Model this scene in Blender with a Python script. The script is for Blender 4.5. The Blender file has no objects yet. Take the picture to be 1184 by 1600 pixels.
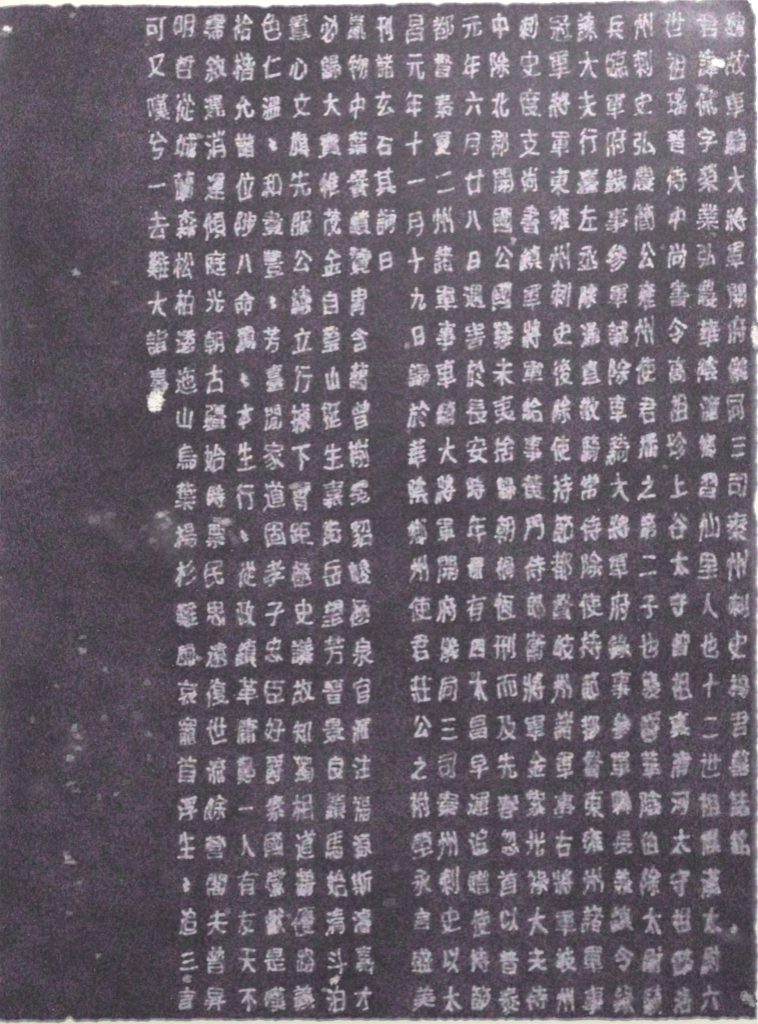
import bpy, math, random
import numpy as np
random.seed(7); rng = np.random.default_rng(7)
C = bpy.context.scene.collection
S = 0.0005                      # metres per unit of the layout (1184 x 1600)
def W(px, py): return (px-592.0)*S, (800.0-py)*S

# ---------------------------------------------------------------- camera
cam = bpy.data.cameras.new('camera'); co = bpy.data.objects.new('camera', cam); C.objects.link(co)
co.location = (0, 0, 1.2012); cam.sensor_fit = 'VERTICAL'; cam.sensor_height = 24; cam.lens = 36
cam.clip_start = 0.05; cam.clip_end = 20
bpy.context.scene.camera = co
# ---------------------------------------------------------------- world and lamp
w = bpy.data.worlds.new("World"); bpy.context.scene.world = w; w.use_nodes = True
bg = w.node_tree.nodes['Background']; bg.inputs[0].default_value = (1.0, 0.99, 0.985, 1); bg.inputs[1].default_value = 0.52
def area(name, loc, target, size, power, col):
    l = bpy.data.lights.new(name, 'AREA'); l.energy = power; l.size = size; l.color = col; l.shape = 'SQUARE'
    o = bpy.data.objects.new(name, l); C.objects.link(o); o.location = loc
    from mathutils import Vector
    o.rotation_euler = (Vector(target)-Vector(loc)).to_track_quat('-Z', 'Y').to_euler()
area('soft_key_lamp', (0.36, 0.86, 1.25), (0.05, 0.15, 0), 0.55, 20, (1.0, 0.97, 0.95))  # unseen area lamp, added at upper right for falloff and a soft veil
vs = bpy.context.scene.view_settings
vs.view_transform = 'Standard'; vs.look = 'None'; vs.exposure = 0; vs.gamma = 1; vs.use_curve_mapping = False
bpy.context.scene.display_settings.display_device = 'sRGB'

# ---------------------------------------------------------------- materials
def lin(c):
    return tuple(((v/255)/12.92 if v <= 10 else (((v/255)+0.055)/1.055)**2.4) for v in c)+(1,)
class N:
    def __init__(s, name):
        s.m = bpy.data.materials.new(name); s.m.use_nodes = True; s.t = s.m.node_tree; s.t.nodes.clear()
        s.out = s.n('ShaderNodeOutputMaterial'); s.b = s.n('ShaderNodeBsdfPrincipled'); s.l(s.b.outputs[0], s.out.inputs[0])
    def n(s, k): return s.t.nodes.new(k)
    def l(s, a, b): s.t.links.new(a, b)
    def val(s, sock, v):
        if hasattr(v, 'is_output'): s.l(v, sock)
        else: sock.default_value = v
    def math(s, op, a, b=0.0, c=0.0, clamp=False):
        k = s.n('ShaderNodeMath'); k.operation = op; k.use_clamp = clamp
        for i, v in enumerate((a, b, c)): s.val(k.inputs[i], v)
        return k.outputs[0]
    def noise(s, vec, size, detail=2.0, rough=0.5, stretch=(1, 1), off=0.0, rot=0.0):   # size in layout units
        mp = s.n('ShaderNodeMapping'); mp.vector_type = 'POINT'
        mp.inputs['Scale'].default_value = (1/(S*size*stretch[0]), 1/(S*size*stretch[1]), 0.0)
        mp.inputs['Location'].default_value = (off, off*1.7, off*0.3); mp.inputs['Rotation'].default_value = (0, 0, rot)
        s.l(vec, mp.inputs['Vector'])
        k = s.n('ShaderNodeTexNoise'); k.inputs['Scale'].default_value = 1; k.inputs['Detail'].default_value = detail
        k.inputs['Roughness'].default_value = rough; s.l(mp.outputs[0], k.inputs['Vector'])
        return k.outputs
    def ramp(s, v, lo, hi, a=0.0, b=1.0):
        k = s.n('ShaderNodeMapRange'); k.interpolation_type = 'SMOOTHSTEP'
        s.l(v, k.inputs[0]); k.inputs[1].default_value = lo; k.inputs[2].default_value = hi
        k.inputs[3].default_value = a; k.inputs[4].default_value = b; return k.outputs[0]
    def mix(s, f, a, b, mode='MIX'):
        k = s.n('ShaderNodeMix'); k.data_type = 'RGBA'; k.blend_type = mode
        s.val(k.inputs[0], f); s.val(k.inputs[6], a); s.val(k.inputs[7], b); return k.outputs[2]

def rubbing_material():
    m = N('inked_rubbing_paper')
    pos = m.n('ShaderNodeNewGeometry').outputs['Position']
    big = m.noise(pos, 260, 2, .5, off=3)
    med = m.noise(pos, 42, 3, .6, off=11)
    hue = m.noise(pos, 15, 2, .6, (1, 1.3), off=23)
    hue2 = m.noise(pos, 34, 2, .6, off=37)
    grain = m.noise(pos, 2.5, 2, .75, (1, 1.25), off=5)
    grain2 = m.noise(pos, 4.8, 3, .7, (0.9, 1.5), off=71)
    # ink: violet, blue-grey, brown and green-grey mottling
    c = m.mix(m.ramp(hue[0], .36, .64), lin((69, 52, 74)), lin((62, 56, 71)))
    c = m.mix(m.ramp(hue2[0], .48, .66, 0, .45), c, lin((73, 59, 61)))
    c = m.mix(m.ramp(m.noise(pos, 30, 3, .6, (1, 1.3), off=51)[0], .50, .66, 0, .75), c, lin((54, 57, 60)))
    # chroma grain
    gc = m.mix(1.0, grain[1], (.5, .5, .5, 1), 'SUBTRACT')
    k = m.n('ShaderNodeVectorMath'); k.operation = 'MULTIPLY_ADD'
    m.l(grain[1], k.inputs[0]); k.inputs[1].default_value = (.8, .8, .8); k.inputs[2].default_value = (.6, .6, .6)
    c = m.mix(.55, c, m.mix(1.0, c, k.outputs[0], 'MULTIPLY'))
    lum = m.math('MULTIPLY', m.ramp(grain[0], .3, .7, .42, 1.7), m.ramp(grain2[0], .3, .7, .62, 1.45))
    lum = m.math('MULTIPLY', lum, m.ramp(med[0], .3, .7, .82, 1.2))
    lum = m.math('MULTIPLY', lum, m.ramp(big[0], .3, .7, .70, 1.15))
    c = m.mix(1.0, c, lum, 'MULTIPLY')
    # loose pin-holes where the ink missed the paper
    speck = m.noise(pos, 4.2, 1, .5, off=91)
    sp = m.ramp(speck[0], .72, .86, 0, .55)
    # paper left white inside the cut strokes
    at = m.n('ShaderNodeAttribute'); at.attribute_name = 'pale'
    tone = m.n('ShaderNodeAttribute'); tone.attribute_name = 'tone'
    er = m.math('MULTIPLY', m.ramp(m.noise(pos, 4.0, 3, .7, (1.15, 1), off=131)[0], .25, .75, .60, 1.3),
                m.ramp(m.noise(pos, 13, 1, .5, off=151)[0], .3, .7, .82, 1.15))
    p = m.math('MULTIPLY', at.outputs['Fac'], er)
    p = m.math('MAXIMUM', p, sp, clamp=True)
    pc = m.mix(m.ramp(hue[0], .4, .6), lin((194, 174, 200)), lin((180, 184, 195)))
    pc = m.mix(m.ramp(hue2[0], .52, .7, 0, .6), pc, lin((212, 196, 194)))
    pc = m.mix(tone.outputs['Fac'], pc, lin((232, 229, 224)))
    pg = m.n('ShaderNodeVectorMath'); pg.operation = 'MULTIPLY_ADD'
    m.l(grain[1], pg.inputs[0]); pg.inputs[1].default_value = (.7, .7, .7); pg.inputs[2].default_value = (.65, .65, .65)
    pc = m.mix(.8, pc, m.mix(1.0, pc, pg.outputs[0], 'MULTIPLY'))
    col = m.mix(p, c, pc)
    m.l(col, m.b.inputs['Base Color'])
    m.b.inputs['Roughness'].default_value = .62
    m.b.inputs['Specular IOR Level'].default_value = .45
    bp = m.n('ShaderNodeBump'); bp.inputs['Strength'].default_value = .35; bp.inputs['Distance'].default_value = .0002
    m.l(grain2[0], bp.inputs['Height']); m.l(bp.outputs[0], m.b.inputs['Normal'])
    return m.m
def board_material():
    m = N('pale_mount_paper')
    pos = m.n('ShaderNodeNewGeometry').outputs['Position']
    f = m.noise(pos, 4, 3, .7); g = m.noise(pos, 120, 2, .5, off=7)
    c = m.mix(m.ramp(g[0], .35, .65), lin((238, 236, 226)), lin((236, 238, 222)))
    c = m.mix(m.ramp(f[0], .3, .7, 0, .22), c, lin((206, 202, 196)))
    m.l(c, m.b.inputs['Base Color']); m.b.inputs['Roughness'].default_value = .85
    return m.m
M_RUB = rubbing_material(); M_BOARD = board_material()

# ---------------------------------------------------------------- paper relief shared by the sheet and everything on it
def zf(px, py):
    return 0.0009 + 0.00022*np.sin(px/170+1.3)*np.cos(py/230) + 0.00012*np.sin(px/75+py/120) + 0.00008*np.cos(py/64-px/140)

# soft worn patches and broad paler areas in the sheet's ink: x, y, rx, ry, angle, strength
HAZE = [(1095, 28, 58, 26, 0, .40), (1040, 2, 14, 6, 0, .5), (1100, 0, 22, 7, 0, .5), (1020, 16, 70, 16, 0, .2), (1075, 80, 60, 50, 0, .10), (1135, 45, 30, 30, 0, .22), (950, 150, 260, 170, 0, .06),
        (0, 50, 14, 60, 0, .12), (0, 500, 18, 300, 0, .06), (0, 1100, 18, 300, 0, .05), (0, 60, 60, 120, 0, .04), (150, 812, 30, 12, .3, .07), (190, 840, 26, 10, .8, .05),
        (255, 820, 22, 26, 0, .12), (275, 850, 26, 30, 0, .08), (1178, 700, 5, 380, 0, .22), (1178, 1300, 4, 260, 0, .18),
        (1168, 850, 8, 30, 0, .15), (118, 1165, 16, 30, .3, .10), (62, 1230, 20, 14, 0, .08), (40, 980, 26, 60, 0, .05),
        (1140, 1462, 22, 8, .3, .16), (500, 1240, 90, 90, 0, .03), (800, 300, 240, 260, 0, .03)]
def haze(x, y):
    r = np.ones_like(x, dtype=float)
    for (cx, cy, rx, ry, a, s) in HAZE:
        c, n = math.cos(a), math.sin(a)
        u = ((x-cx)*c+(y-cy)*n)/rx; v = (-(x-cx)*n+(y-cy)*c)/ry
        r *= 1-s*np.exp(-(u*u+v*v))
    return 1-r

def mesh_object(name, verts, faces, pale, tone, parent, loc=None):
    me = bpy.data.meshes.new(name)
    nv, nf = len(verts), len(faces)
    me.vertices.add(nv); me.vertices.foreach_set('co', verts.astype(np.float32).ravel())
    me.loops.add(nf*4); me.loops.foreach_set('vertex_index', faces.astype(np.int32).ravel())
    me.polygons.add(nf); me.polygons.foreach_set('loop_start', np.arange(0, nf*4, 4, dtype=np.int32))
    me.update(calc_edges=True)
    for nm, arr in (('pale', pale), ('tone', tone)):
        a = me.attributes.new(nm, 'FLOAT', 'POINT'); a.data.foreach_set('value', arr.astype(np.float32))
    me.polygons.foreach_set('use_smooth', np.ones(nf, dtype=bool))
    me.materials.append(M_RUB)
    o = bpy.data.objects.new(name, me); C.objects.link(o)
    if parent: o.parent = parent
    if loc is not None: o.location = loc
    return o

# ---------------------------------------------------------------- mounting paper (the surface it lies on)
def board():
    import bmesh
    bm = bmesh.new(); bmesh.ops.create_cube(bm, size=1)
    bmesh.ops.scale(bm, vec=(1.5, 1.9, .004), verts=bm.verts); bmesh.ops.translate(bm, vec=(0, 0, -.002), verts=bm.verts)
    bmesh.ops.bevel(bm, geom=bm.edges, offset=.0006, segments=2, affect='EDGES')
    me = bpy.data.meshes.new('mounting_paper'); bm.to_mesh(me); bm.free(); me.materials.append(M_BOARD)
    o = bpy.data.objects.new('mounting_paper', me); C.objects.link(o); o['kind'] = 'structure'
board()

root = bpy.data.objects.new('ink_rubbing', None); C.objects.link(root)
root.empty_display_size = .05
root['label'] = 'dark violet-grey ink rubbing of a stone epitaph with columns of pale Chinese characters'
root['category'] = 'rubbing'

# ---------------------------------------------------------------- the inked sheet
def smooth_noise(t, cell, seed):
    r = np.random.default_rng(seed); g = r.uniform(-1, 1, 4000)
    u = t/cell+50; i = np.floor(u).astype(int); f = u-i; f = f*f*(3-2*f)
    return g[i]*(1-f)+g[i+1]*f
def bump1(t, c, wd, h): return h*np.exp(-((t-c)/wd)**2)
def top_edge(x):
    y = np.interp(x, [0, 60, 100, 200, 300, 500, 560, 620, 700, 780, 900, 1000, 1100, 1150, 1184], [10, 6, 7, 7, 8, 6, 6, 4, 3.4, 3.2, 3, 1, -3, -3, -2])
    y += .4*smooth_noise(x, 9, 1)+.7*smooth_noise(x, 2.6, 2)+.6*smooth_noise(x, 25, 3)
    for c, wd, h in ((85, 7, 3), (107, 6, -3), (121, 5, 4), (414, 9, 3), (470, 5, 2), (612, 8, 3), (683, 6, 4), (790, 7, 3), (1038, 5, 3), (1092, 7, 4), (1182, 6, 7)):
        y += bump1(x, c, wd, h)
    return y
def bottom_edge(x):
    y = np.interp(x, [0, 60, 200, 600, 1000, 1184], [1596, 1596, 1595, 1594, 1593, 1592])
    y += 1.1*smooth_noise(x, 8, 4)+.9*smooth_noise(x, 3, 5)
    for c, wd, h in ((109, 5, -6), (1090, 5, -2)): y += bump1(x, c, wd, h)
    return y
def right_edge(y):
    x = np.interp(y, [0, 30, 200, 800, 1600], [1178, 1180, 1181.5, 1182.5, 1182.5])
    x += 1.2*smooth_noise(y, 10, 6)+.9*smooth_noise(y, 3.5, 7)
    for c, wd, h in ((523, 12, -6), (465, 8, -2), (790, 14, -4), (1450, 8, -3), (1560, 14, -3), (6, 14, -4)): x += bump1(y, c, wd, h)
    return x
def left_edge(y):
    x = -4+1.2*smooth_noise(y, 12, 8)+.8*smooth_noise(y, 4, 9)
    for c, wd, h in ((45, 12, 1),): x += bump1(y, c, wd, h)
    return x
def axis(L, step, band, fine):
    a = np.arange(0, band, fine); b = np.arange(band, L-band, step); c = np.arange(L-band, L, fine)
    return np.concatenate([a, b, c, [L]])
def build_sheet():
    xs = axis(1184, 5, 16, 1.6); ys = axis(1600, 5, 16, 1.6)
    X, Y = np.meshgrid(xs, ys)
    l, r = left_edge(Y), right_edge(Y); t, b = top_edge(X), bottom_edge(X)
    # only the border band follows the torn outline
    def bandw(d, wd=70): return np.clip(1-d/wd, 0, 1)**1.3
    PX = X + l*bandw(X) + (r-1184)*bandw(1184-X)
    PY = Y + t*bandw(Y) + (b-1600)*bandw(1600-Y)
    d = np.minimum.reduce([PX-l, r-PX, PY-t, b-PY])
    rag = .5+.5*smooth_noise(PX+PY*1.7, 5, 12)*smooth_noise(PY-PX*1.3, 6, 13)
    edge = np.clip(1-d/(2.5+4.0*rag), 0, 1)**1.3*.85
    pale = 1-(1-haze(PX, PY))*(1-edge)
    x, y = (PX-592)*S, (800-PY)*S
    Z = zf(PX, PY)
    V = np.stack([x, y, Z], -1).reshape(-1, 3)
    ny, nx = X.shape; idx = np.arange(nx*ny).reshape(ny, nx)
    F = np.stack([idx[1:, :-1], idx[1:, 1:], idx[:-1, 1:], idx[:-1, :-1]], -1).reshape(-1, 4)
    # edge thickness and underside
    ring = np.concatenate([idx[0, :], idx[1:, -1], idx[-1, -2::-1], idx[-2:0:-1, 0]])
    n0 = len(V); low = V[ring].copy(); low[:, 2] -= .0004
    V2 = np.concatenate([V, low]); k = len(ring); j = np.arange(k); jn = (j+1) % k
    SK = np.stack([ring[j], ring[jn], n0+jn, n0+j], -1)
    F2 = np.concatenate([F, SK])
    P = np.concatenate([pale.ravel(), pale.ravel()[ring]])
    return mesh_object('paper_sheet', V2, F2, P, np.clip(P-.5, 0, 1)*1.2, root)
build_sheet()

# ---------------------------------------------------------------- the writing: columns from right to left
COLS = ["魏故車騎大將軍開府儀同三司秦州刺史楊君墓誌銘",
 "君諱侃字榮業弘農華陰潼鄉習仙里人也十二世祖震漢太尉六",
 "世祖瑤晉侍中尚書令高祖珍上谷太守曾祖真清河太守祖懿洛",
 "州刺史弘農簡公雍州使君播之第二子也襲爵華陰伯除太尉騎",
 "兵臨軍府錄事參軍誠除車騎大將軍府錄事參軍聯長兼鎮令錄",
 "諫大夫行臺左丞除通直散騎常侍除使持節都督東雍州諸軍事",
 "冠軍將軍東雍州刺史後除使持節都督岐州諸軍事右將軍岐州",
 "刺史度支尚書鎮軍將軍給事黃門侍郎衛將軍金紫光祿大夫侍",
 "中除北郡開國公國難未夷捨歸朝禍恆刑而及先春忽首以普泰",
 "元年六月廿八日遇害於長安時年卌有四太昌早運追贈使持節",
 "都督秦夏二州諸軍事車騎大將軍開府儀同三司秦州刺史以太",
 "昌元年十一月十九日歸於華陰鄉州使君莊公之祔塋永言盛美",
 "刊諸玄石其詞曰",
 "氤物中葉譽績贊冑含藹曾榭冕貂峻極泉官派注福源斯濬嘉才",
 "必歸大寶帷茂金自瑩山挺生嘉街岳望芳晉景良鎮馬始清斗泊",
 "置心文旗先服公總立行據下霄距極史議故知獨相道鶴優路義",
 "色仁溫〻和貴豐〻芳臺閒家道固孝子忠臣好爵素國徽獻是嘆",
 "袷楷允諧位陟八命翼〻本生行〻從政鎮革庸鄭一人有友天不",
 "霈敘運消運傾庭光朝古疆始時票民思遠復世流餘營閣夫曾昇",
 "明哲從城蘭森松柏逶迤山烏葉楊杉難風哀寵首浮生〻追三言",
 "可又嘆兮一去難大詣壽"]
XT = [1148, 1103, 1054, 1004, 960, 916, 873, 826, 781, 737, 691, 647, 600, 558, 514, 468, 425, 381, 335, 288, 245]
XB = [1155, 1110, 1065, 1018, 972, 927, 882, 840, 796, 750, 703, 660, 612, 568, 525, 476, 430, 387, 338, 293, 250]
KY = ([0, 5, 10, 14, 18, 22, 25], [42, 343, 641, 886, 1136, 1378, 1562])
def place(ci, k):
    y = float(np.interp(k, *KY)); f = k/25
    x = XT[ci]*(1-f)+XB[ci]*f
    dy = float(np.interp(x, [245, 565, 720, 840, 1148], [14, 8, 2, 0, -4]))*math.sin(math.pi*min(1, f*1.25 if f < .4 else (.5+(f-.4)/1.2)))
    return x, y+dy

_glyph = {}
def glyph(ch):
    if ch in _glyph: return _glyph[ch]
    cu = bpy.data.curves.new('g', 'FONT'); cu.body = ch; cu.resolution_u = 3
    o = bpy.data.objects.new('g', cu); C.objects.link(o)
    dg = bpy.context.evaluated_depsgraph_get(); ev = o.evaluated_get(dg); me = ev.to_mesh()
    v = np.zeros(len(me.vertices)*3, dtype=np.float32); me.vertices.foreach_get('co', v)
    v = v.reshape(-1, 3)[:, :2].astype(float); me.calc_loop_triangles()
    t = np.zeros(len(me.loop_triangles)*3, dtype=np.int32); me.loop_triangles.foreach_get('vertices', t)
    ev.to_mesh_clear(); bpy.data.objects.remove(o); bpy.data.curves.remove(cu)
    _glyph[ch] = (v, t.reshape(-1, 3)); return _glyph[ch]
def gauss(a, s):
    r = int(3*s+1); k = np.exp(-.5*(np.arange(-r, r+1)/s)**2); k /= k.sum()
    a = np.apply_along_axis(lambda m: np.convolve(m, k, 'same'), 0, a)
    return np.apply_along_axis(lambda m: np.convolve(m, k, 'same'), 1, a)
def lown(n, m, cell):
    g = rng.uniform(0, 1, (int(n/cell)+3, int(m/cell)+3)); y = np.arange(n)/cell; x = np.arange(m)/cell
    iy = y.astype(int); ix = x.astype(int); fy = (y-iy)[:, None]; fx = (x-ix)[None, :]
    fy = fy*fy*(3-2*fy); fx = fx*fx*(3-2*fx)
    a = g[iy][:, ix]; b = g[iy][:, ix+1]; c = g[iy+1][:, ix]; d = g[iy+1][:, ix+1]
    return (a*(1-fx)+b*fx)*(1-fy)+(c*(1-fx)+d*fx)*fy
STEP = 1.25; OS = 3; H = STEP/OS
HW, HH = 28.75, 32.5            # half size of a character cell
NX, NY = int(2*HW/STEP)+1, int(2*HH/STEP)+1
def raster(P, T):
    n, m = (NY-1)*OS+1, (NX-1)*OS+1
    img = np.zeros((n, m), bool)
    Q = np.empty_like(P); Q[:, 0] = (P[:, 0]+HW)/H; Q[:, 1] = (HH+P[:, 1])/H
    for t in T:
        a, b, c = Q[t]
        x0 = max(int(min(a[0], b[0], c[0])), 0); x1 = min(int(max(a[0], b[0], c[0]))+2, m)
        y0 = max(int(min(a[1], b[1], c[1])), 0); y1 = min(int(max(a[1], b[1], c[1]))+2, n)
        if x1 <= x0 or y1 <= y0: continue
        d = (b[0]-a[0])*(c[1]-a[1])-(b[1]-a[1])*(c[0]-a[0])
        if abs(d) < 1e-9: continue
        if d < 0: b, c = c, b
        xx = np.arange(x0, x1)[None, :]; yy = np.arange(y0, y1)[:, None]
        ins = ((b[0]-a[0])*(yy-a[1])-(b[1]-a[1])*(xx-a[0]) >= -.01)
        ins &= ((c[0]-b[0])*(yy-b[1])-(c[1]-b[1])*(xx-b[0]) >= -.01)
        ins &= ((a[0]-c[0])*(yy-c[1])-(a[1]-c[1])*(xx-c[0]) >= -.01)
        img[y0:y1, x0:x1] |= ins
    return img
def thin(img):
    """Zhang-Suen thinning"""
    I = np.pad(img, 1).astype(np.uint8)
    while True:
        ch = 0
        for step in (0, 1):
            P = [I[:-2, 1:-1], I[:-2, 2:], I[1:-1, 2:], I[2:, 2:], I[2:, 1:-1], I[2:, :-2], I[1:-1, :-2], I[:-2, :-2]]
            B = sum(P); A = sum(((P[i] == 0) & (P[(i+1) % 8] == 1)).astype(np.uint8) for i in range(8))
            if step == 0: c = (P[0]*P[2]*P[4] == 0) & (P[2]*P[4]*P[6] == 0)
            else: c = (P[0]*P[2]*P[6] == 0) & (P[0]*P[4]*P[6] == 0)
            d = (I[1:-1, 1:-1] == 1) & (B >= 2) & (B <= 6) & (A == 1) & c
            if d.any(): I[1:-1, 1:-1][d] = 0; ch = 1
        if not ch: return I[1:-1, 1:-1]
SMALL = {'日': .70, '曰': .66, '四': .78, '口': .7, '山': .84, '上': .88, '十': .92, '一': .88, '二': .95, '三': .92, '卌': .84, '八': .9, '人': .92, '之': .92, '自': .86, '中': .9, '石': .88, '言': .88, '〻': 1}
_skel = {}
def skeleton(ch, sx, sy):
    """stroke centre lines of a character, their local direction and their free ends"""
    if ch in _skel: return _skel[ch]
    v, T = glyph(ch)
    p = v.copy(); p[:, 0] -= .5; p[:, 1] = -(p[:, 1]-.38)
    p[:, 0] *= sx; p[:, 1] *= sy
    sk = thin(raster(p, T)); yy, xx = np.nonzero(sk)
    pts = np.stack([xx*H-HW, yy*H-HH], -1)
    D = pts[:, None]-pts[None]; d2 = (D**2).sum(-1)
    wgt = np.exp(-d2/(2*1.8**2))*(d2 < 25)
    n = wgt.sum(1); mu = (wgt[..., None]*(-D)).sum(1)/n[:, None]
    E = -D-mu[:, None]
    cxx = (wgt*E[..., 0]**2).sum(1)/n; cyy = (wgt*E[..., 1]**2).sum(1)/n; cxy = (wgt*E[..., 0]*E[..., 1]).sum(1)/n
    ang = .5*np.arctan2(2*cxy, cxx-cyy)                      # y runs down
    nb = (d2 < (1.5*H)**2).sum(1)-1
    ends = []
    for i in np.nonzero(nb == 1)[0]:
        near = (d2[i] < 3.2**2); c = pts[near].mean(0); dr = pts[i]-c; L = np.hypot(*dr)
        if L > .6: ends.append((pts[i][0], pts[i][1], dr[0]/L, dr[1]/L))
    _skel[ch] = (pts, ang, ends); return _skel[ch]
def field(ch, strength, blur=1.0):
    sx, sy = 38.5, 46.0
    pts, ang, ends = skeleton(ch, sx, sy)
    small = SMALL.get(ch, 1.0)
    k1 = small*random.uniform(.76, .95)*(.94 if len(pts) < 330 else 1); k2 = small*random.uniform(.86, 1.08)
    if ch == '〻': k1 *= .5; k2 *= .5
    sh = random.uniform(.09, .16); r = random.uniform(-.03, .03); ph = rng.uniform(0, 6.28, 6)
    tz = random.uniform(-.10, .16); by = random.uniform(-.012, .012); rr = 1+.10*math.sin(ph[4]); ex_ = 0
    dia = random.uniform(.02, .13)
    def warp(x, y):
        q = 1-dia*np.minimum(1.3, np.abs(x)/17*np.abs(y)/19); x = x*q; y = y*q
        x = x*k1*(1+tz*y/22)+by*(y*y-150)*.12; y = y*k2*(1+.10*math.sin(ph[5])*x/18); y = y-x*sh; x, y = x*math.cos(r)-y*math.sin(r), x*math.sin(r)+y*math.cos(r)
        return (x+1.3*np.sin(y/7+ph[0])+.8*np.sin(x/5+ph[1]+y/9), y+1.2*np.sin(x/8+ph[2])+.9*np.sin(y/5+ph[3]+x/11))
    n, m = (NY-1)*OS+1, (NX-1)*OS+1
    A = np.zeros((n, m))
    def splat(x, y, wt):
        u = (np.asarray(x)+HW)/H; v = (np.asarray(y)+HH)/H
        i = np.clip(v.astype(int), 0, n-2); j = np.clip(u.astype(int), 0, m-2); fu = u-j; fv = v-i
        for di, dj, ww in ((0, 0, (1-fu)*(1-fv)), (0, 1, fu*(1-fv)), (1, 0, (1-fu)*fv), (1, 1, fu*fv)):
            np.add.at(A, (i+di, j+dj), ww*wt)
    hz = np.abs(np.cos(ang)); vt = np.abs(np.sin(ang))
    falling = ((ang > .35) & (ang < 1.2))
    wt = .82*hz**2+1.0*vt**2; wt = np.where(falling, wt*1.25, wt)
    thick = random.uniform(.92, 1.2)*(1.16 if len(pts) < 330 else .92 if len(pts) < 520 else .72)
    X, Y = warp(pts[:, 0], pts[:, 1]); splat(X, Y, wt*thick)
    for (ex, ey, dx, dy) in ends:                            # how a brush begins and ends its strokes
        for t in np.arange(-3.5, 2.5, .6):
            if dx > .5 and dy > .35: wv, sc = 3.3*(t+4.2)/5, (1.9 if ey > 8 else 1.2)     # right-falling foot swells
            elif dx < -.3 and dy > .35: wv, sc = -.9*(t+4)/5, 0.6    # left-falling tail thins out
            elif dx > .8: wv, sc = 2.1*(t+3.5)/5, .8                 # horizontal end presses down
            elif dy < -.5: wv, sc = 2.0*(t+3.5)/5, .4
            elif dy > .8: wv, sc = 1.5*(1-abs(t)/3.6), (1.5 if ey > 12 else .5)
            elif dx < -.6: wv, sc = 1.3*(t+3.5)/5, .2
            else: wv, sc = 1.3*(t+3.5)/5, .4
            x, y = warp(np.array([ex+dx*t*sc]), np.array([ey+dy*t*sc])); splat(x, y, wv)
    A = np.maximum(A, 0)
    sig = 1.32*blur
    g = gauss(A, sig/H)*(sig*2.5066/H)*.92                  # a lone stroke of weight 1 peaks near 1
    g = g[::OS, ::OS]
    mod = .12+1.45*lown(NY, NX, 3.2)*(.30+1.05*lown(NY, NX, 1.8))+.50*lown(NY, NX, 7)
    g = g*mod
    f = np.clip((g-.17)/.80, 0, 1.25); f = np.where(f < 1, f**.9, f)
    den = gauss(A, 5/H)[::OS, ::OS]*(5*2.5066/H)*.18
    halo = np.clip(den, 0, .75)*.55*lown(NY, NX, 6)
    yy = (np.arange(NY)*STEP-HH)[:, None]; xx = (np.arange(NX)*STEP-HW)[None, :]
    edge = np.clip((1-np.maximum(np.abs(yy)/HH, np.abs(xx)/HW))*6, 0, 1)
    return np.clip(1-(1-np.clip(f*strength, 0, 1))*(1-halo), 0, 1.0)*edge
def patch(f, x0, y0, cx, cy, tone, cut=.035):
    """faces of a fine grid where the field f stands above the cut"""
    n, m = f.shape
    f = np.maximum(f-.012, 0)
    msk = f > cut
    cell = msk[:-1, :-1] | msk[1:, :-1] | msk[:-1, 1:] | msk[1:, 1:]
    cell[0] = cell[-1] = False; cell[:, 0] = cell[:, -1] = False
    ii, jj = np.nonzero(cell)
    a = ii*m+jj; F = np.stack([a+m, a+m+1, a+1, a], -1)
    used, inv = np.unique(F, return_inverse=True); F = inv.reshape(-1, 4)
    vy, vx = used//m, used % m
    px = x0+vx*STEP; py = y0+vy*STEP; pv = f.ravel()[used]
    rim = np.zeros_like(pv); 
    hz = haze(px, py); pale = hz+pv*(1-hz)
    z = zf(px, py)+.00003+.00010*np.clip(pv, 0, 1)
    V = np.stack([(px-cx)*S, -(py-cy)*S, z], -1)
    return V, F, pale, np.full(len(V), tone)

jobs = []
for ci, text in enumerate(COLS):
    for k, ch in enumerate(text):
        x, y = place(ci, k); x += random.uniform(-2, 2); y += random.uniform(-2.2, 2.2)
        s = .90
        s -= .42*max(0, (x-520)/660)*(y/1600)**.9
        s += .26*math.exp(-((x-640)/330)**2-((y-560)/480)**2)
        s -= .07*max(0, (y-1100)/500)+.10*max(0, (x-900)/284)
        if y < 120 and x < 420: s -= .14
        if x < 320 and 700 < y < 900: s -= .15
        s *= random.uniform(.78, 1.12)
        f = field(ch, s, 1+.38*max(0, (x-560)/620)*(y/1600)+.12*random.random())
        x0, y0 = x-HW, y-HH
        V, F, P, T = patch(f, x0, y0, x, y, .05+.12*random.random())
        jobs.append((len(F), x, y, V, F, P, T))
order = sorted(range(len(jobs)), key=lambda i: -jobs[i][0])
single = set(order[:300]); rest = []
for i, (n, x, y, V, F, P, T) in enumerate(jobs):
    wx, wy = W(x, y)
    if i in single:
        mesh_object('carved_character', V, F, P, T, root, (wx, wy, 0))
    else:
        V = V.copy(); V[:, 0] += wx; V[:, 1] += wy; rest.append((V, F, P, T))
off = 0; Fs = []
for V, F, P, T in rest: Fs.append(F+off); off += len(V)
o = mesh_object('carved_writing', np.concatenate([r[0] for r in rest]), np.concatenate(Fs),
                np.concatenate([r[2] for r in rest]), np.concatenate([r[3] for r in rest]), root)
o['kind'] = 'stuff'; o['label'] = 'the smaller pale characters of the carved text'

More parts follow.
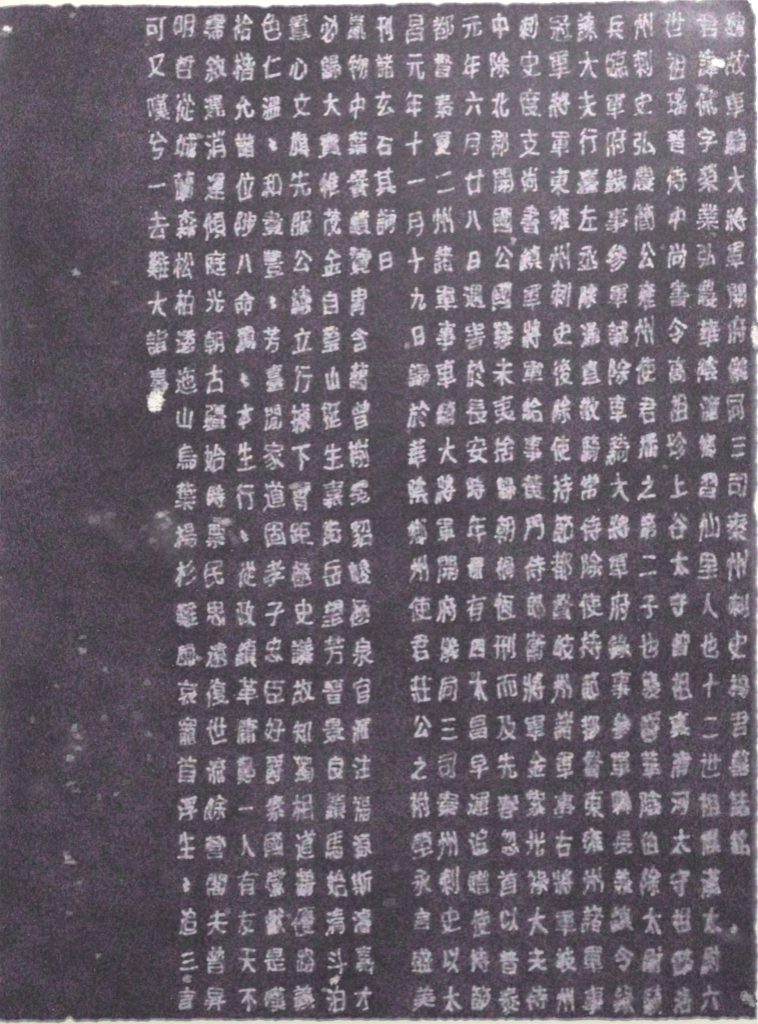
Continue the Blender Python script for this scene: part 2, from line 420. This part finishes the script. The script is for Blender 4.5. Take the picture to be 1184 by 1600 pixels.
# ---------------------------------------------------------------- chips and worn spots: x, y, rx, ry, angle, strength, tone
SPOTS = [(243, 627, 12, 16, .15, 1.0, 1.0), (246, 612, 9, 9, 0, .6, .5), (1121, 98, 10, 7, .1, .95, .9), (1112, 106, 9, 6, .3, .7, .6), (1098, 138, 9, 5, .4, .8, .4),
 (1112, 148, 8, 5, -.3, .45, .2), (1180, 525, 6, 16, -.1, 1.0, .8), (119, 426, 6, 4, .5, .62, .3), (182, 441, 4, 3, 0, .35, .1),
 (253, 804, 8, 4, -.4, .8, .4), (262, 812, 9, 3, .7, .5, .2), (257, 822, 6, 6, 0, .40, .1), (226, 824, 8, 4, -.7, .22, 0), (148, 812, 10, 7, 0, .25, 0), (172, 805, 9, 5, 0, .22, 0),
 (238, 845, 5, 4, 0, .3, 0), (1147, 1452, 6, 6, .3, .7, .4), (1166, 1558, 9, 7, .5, .75, .4), (1175, 1570, 5, 5, .5, .6, .3), (523, 1531, 7, 5, -.6, .86, .5),
 (506, 1547, 4, 3, 0, .5, .3), (106, 1341, 5, 6, -.6, .6, .3), (111, 1347, 9, 3, .1, .6, .3), (104, 1335, 3, 4, 0, .4, .2), (124, 1379, 6, 3, -.4, .35, .1), (109, 1425, 3, 3, 0, .4, .1), (155, 1494, 4, 3, 0, .5, .1),
 (116, 1138, 5, 6, 0, .55, .2), (121, 1150, 6, 4, .4, .4, .1), (123, 1170, 6, 3, 0, .5, .2), (109, 1184, 5, 5, 0, .6, .3), (110, 1225, 8, 3, -.3, .45, .2), (118, 1236, 6, 3, 0, .3, .1),
 (130, 996, 4, 4, 0, .42, .1), (129, 1017, 5, 5, 0, .55, .2), (166, 1046, 4, 4, 0, .45, .2), (89, 1072, 4, 3, 0, .35, .1), (52, 1124, 3, 4, 0, .4, .1), (229, 1066, 5, 5, 0, .32, 0),
 (163, 1121, 5, 4, 0, .35, 0), (232, 1147, 5, 4, 0, .35, .1), (234, 1182, 4, 5, 0, .35, .1), (181, 1240, 3, 3, 0, .5, .2), (155, 1245, 3, 3, 0, .4, .1), (193, 1104, 4, 3, 0, .3, 0), (215, 1118, 8, 8, 0, .18, 0),
 (12, 46, 6, 4, .5, .95, .9), (7, 53, 6, 5, 0, .35, .2), (113, 24, 5, 4, 0, .42, .1), (152, 80, 4, 3, 0, .25, 0), (48, 510, 9, 3, 0, .18, 0), (62, 628, 12, 2.5, 0, .20, 0), (37, 752, 11, 3, 0, .2, 0),
 (803, 376, 5, 4, -.6, .7, .3), (625, 1002, 4, 3, 0, .2, 0), (637, 540, 4, 6, .4, .35, .1), (638, 672, 3, 3, 0, .4, .1), (1038, 730, 5, 3, .2, .32, .1), (1035, 386, 4, 4, 0, .35, 0), (1112, 365, 5, 4, .3, .35, 0),
 (312, 213, 4, 4, 0, .6, .3), (352, 815, 11, 5, 0, .75, .4), (311, 1028, 4, 4, 0, .7, .4), (340, 812, 7, 5, 0, .5, .3), (462, 760, 10, 5, -.3, .7, .4), (515, 837, 7, 5, 0, .8, .4), (353, 1016, 3, 2, 0, .2, 0),
 (452, 1432, 3, 3, 0, .5, .2), (356, 1424, 4, 4, 0, .4, .1), (293, 1530, 6, 6, 0, .6, .3), (490, 1555, 3, 3, 0, .3, 0), (618, 1358, 6, 5, 0, .22, 0), (608, 1410, 9, 8, 0, .15, 0), (612, 330, 6, 5, 0, .18, 0),
 (368, 845, 7, 7, 0, .25, 0), (361, 833, 4, 5, 0, .25, 0), (738, 1055, 4, 4, 0, .4, .1), (656, 655, 4, 4, 0, .4, .1), (1128, 660, 3, 3, 0, .2, 0), (232, 68, 3, 3, 0, .3, 0), (548, 22, 4, 3, 0, .25, 0)]
for (x, y, rx, ry, a, s, tn) in SPOTS:
    key = (x, y, rx, ry, a, s, tn)
    if s < .85: s *= .85
    hw = math.ceil((max(rx, ry)*1.7+8)/STEP)*STEP; n = int(2*hw/STEP)+1
    g = np.arange(n)*STEP-hw; X, Y = np.meshgrid(g, g); c, q = math.cos(a), math.sin(a)
    wob = (lown(n, n, 3)-.5)*3.0+(lown(n, n, 1.6)-.5)*2.0
    u = (X*c+Y*q)/rx; v = (-X*q+Y*c)/ry; d = np.sqrt(u*u+v*v)+wob/max(rx, ry)*1.9
    soft = (6.5 if s >= .6 else 5.0)/min(rx, ry)
    f = np.clip((1+soft*.5-d)/soft, 0, 1); f = f*f*(3-2*f)*(s*(.55+.55*lown(n, n, 2.6)) if s < .85 else s*1.12)
    V, F, P, T = patch(f, x-hw, y-hw, x, y, tn)
    if not len(F): continue
    V[:, 2] += .00004+.0000004*(SPOTS.index(key))
    wx, wy = W(x, y)
    o = mesh_object('worn_spot', V, F, P, T, root, (wx, wy, 0))
    if s >= .95: o['label'] = 'bright white chip in the inked paper'
print('chars', len(jobs), 'quads', sum(j[0] for j in jobs), sorted(j[0] for j in jobs)[::60])
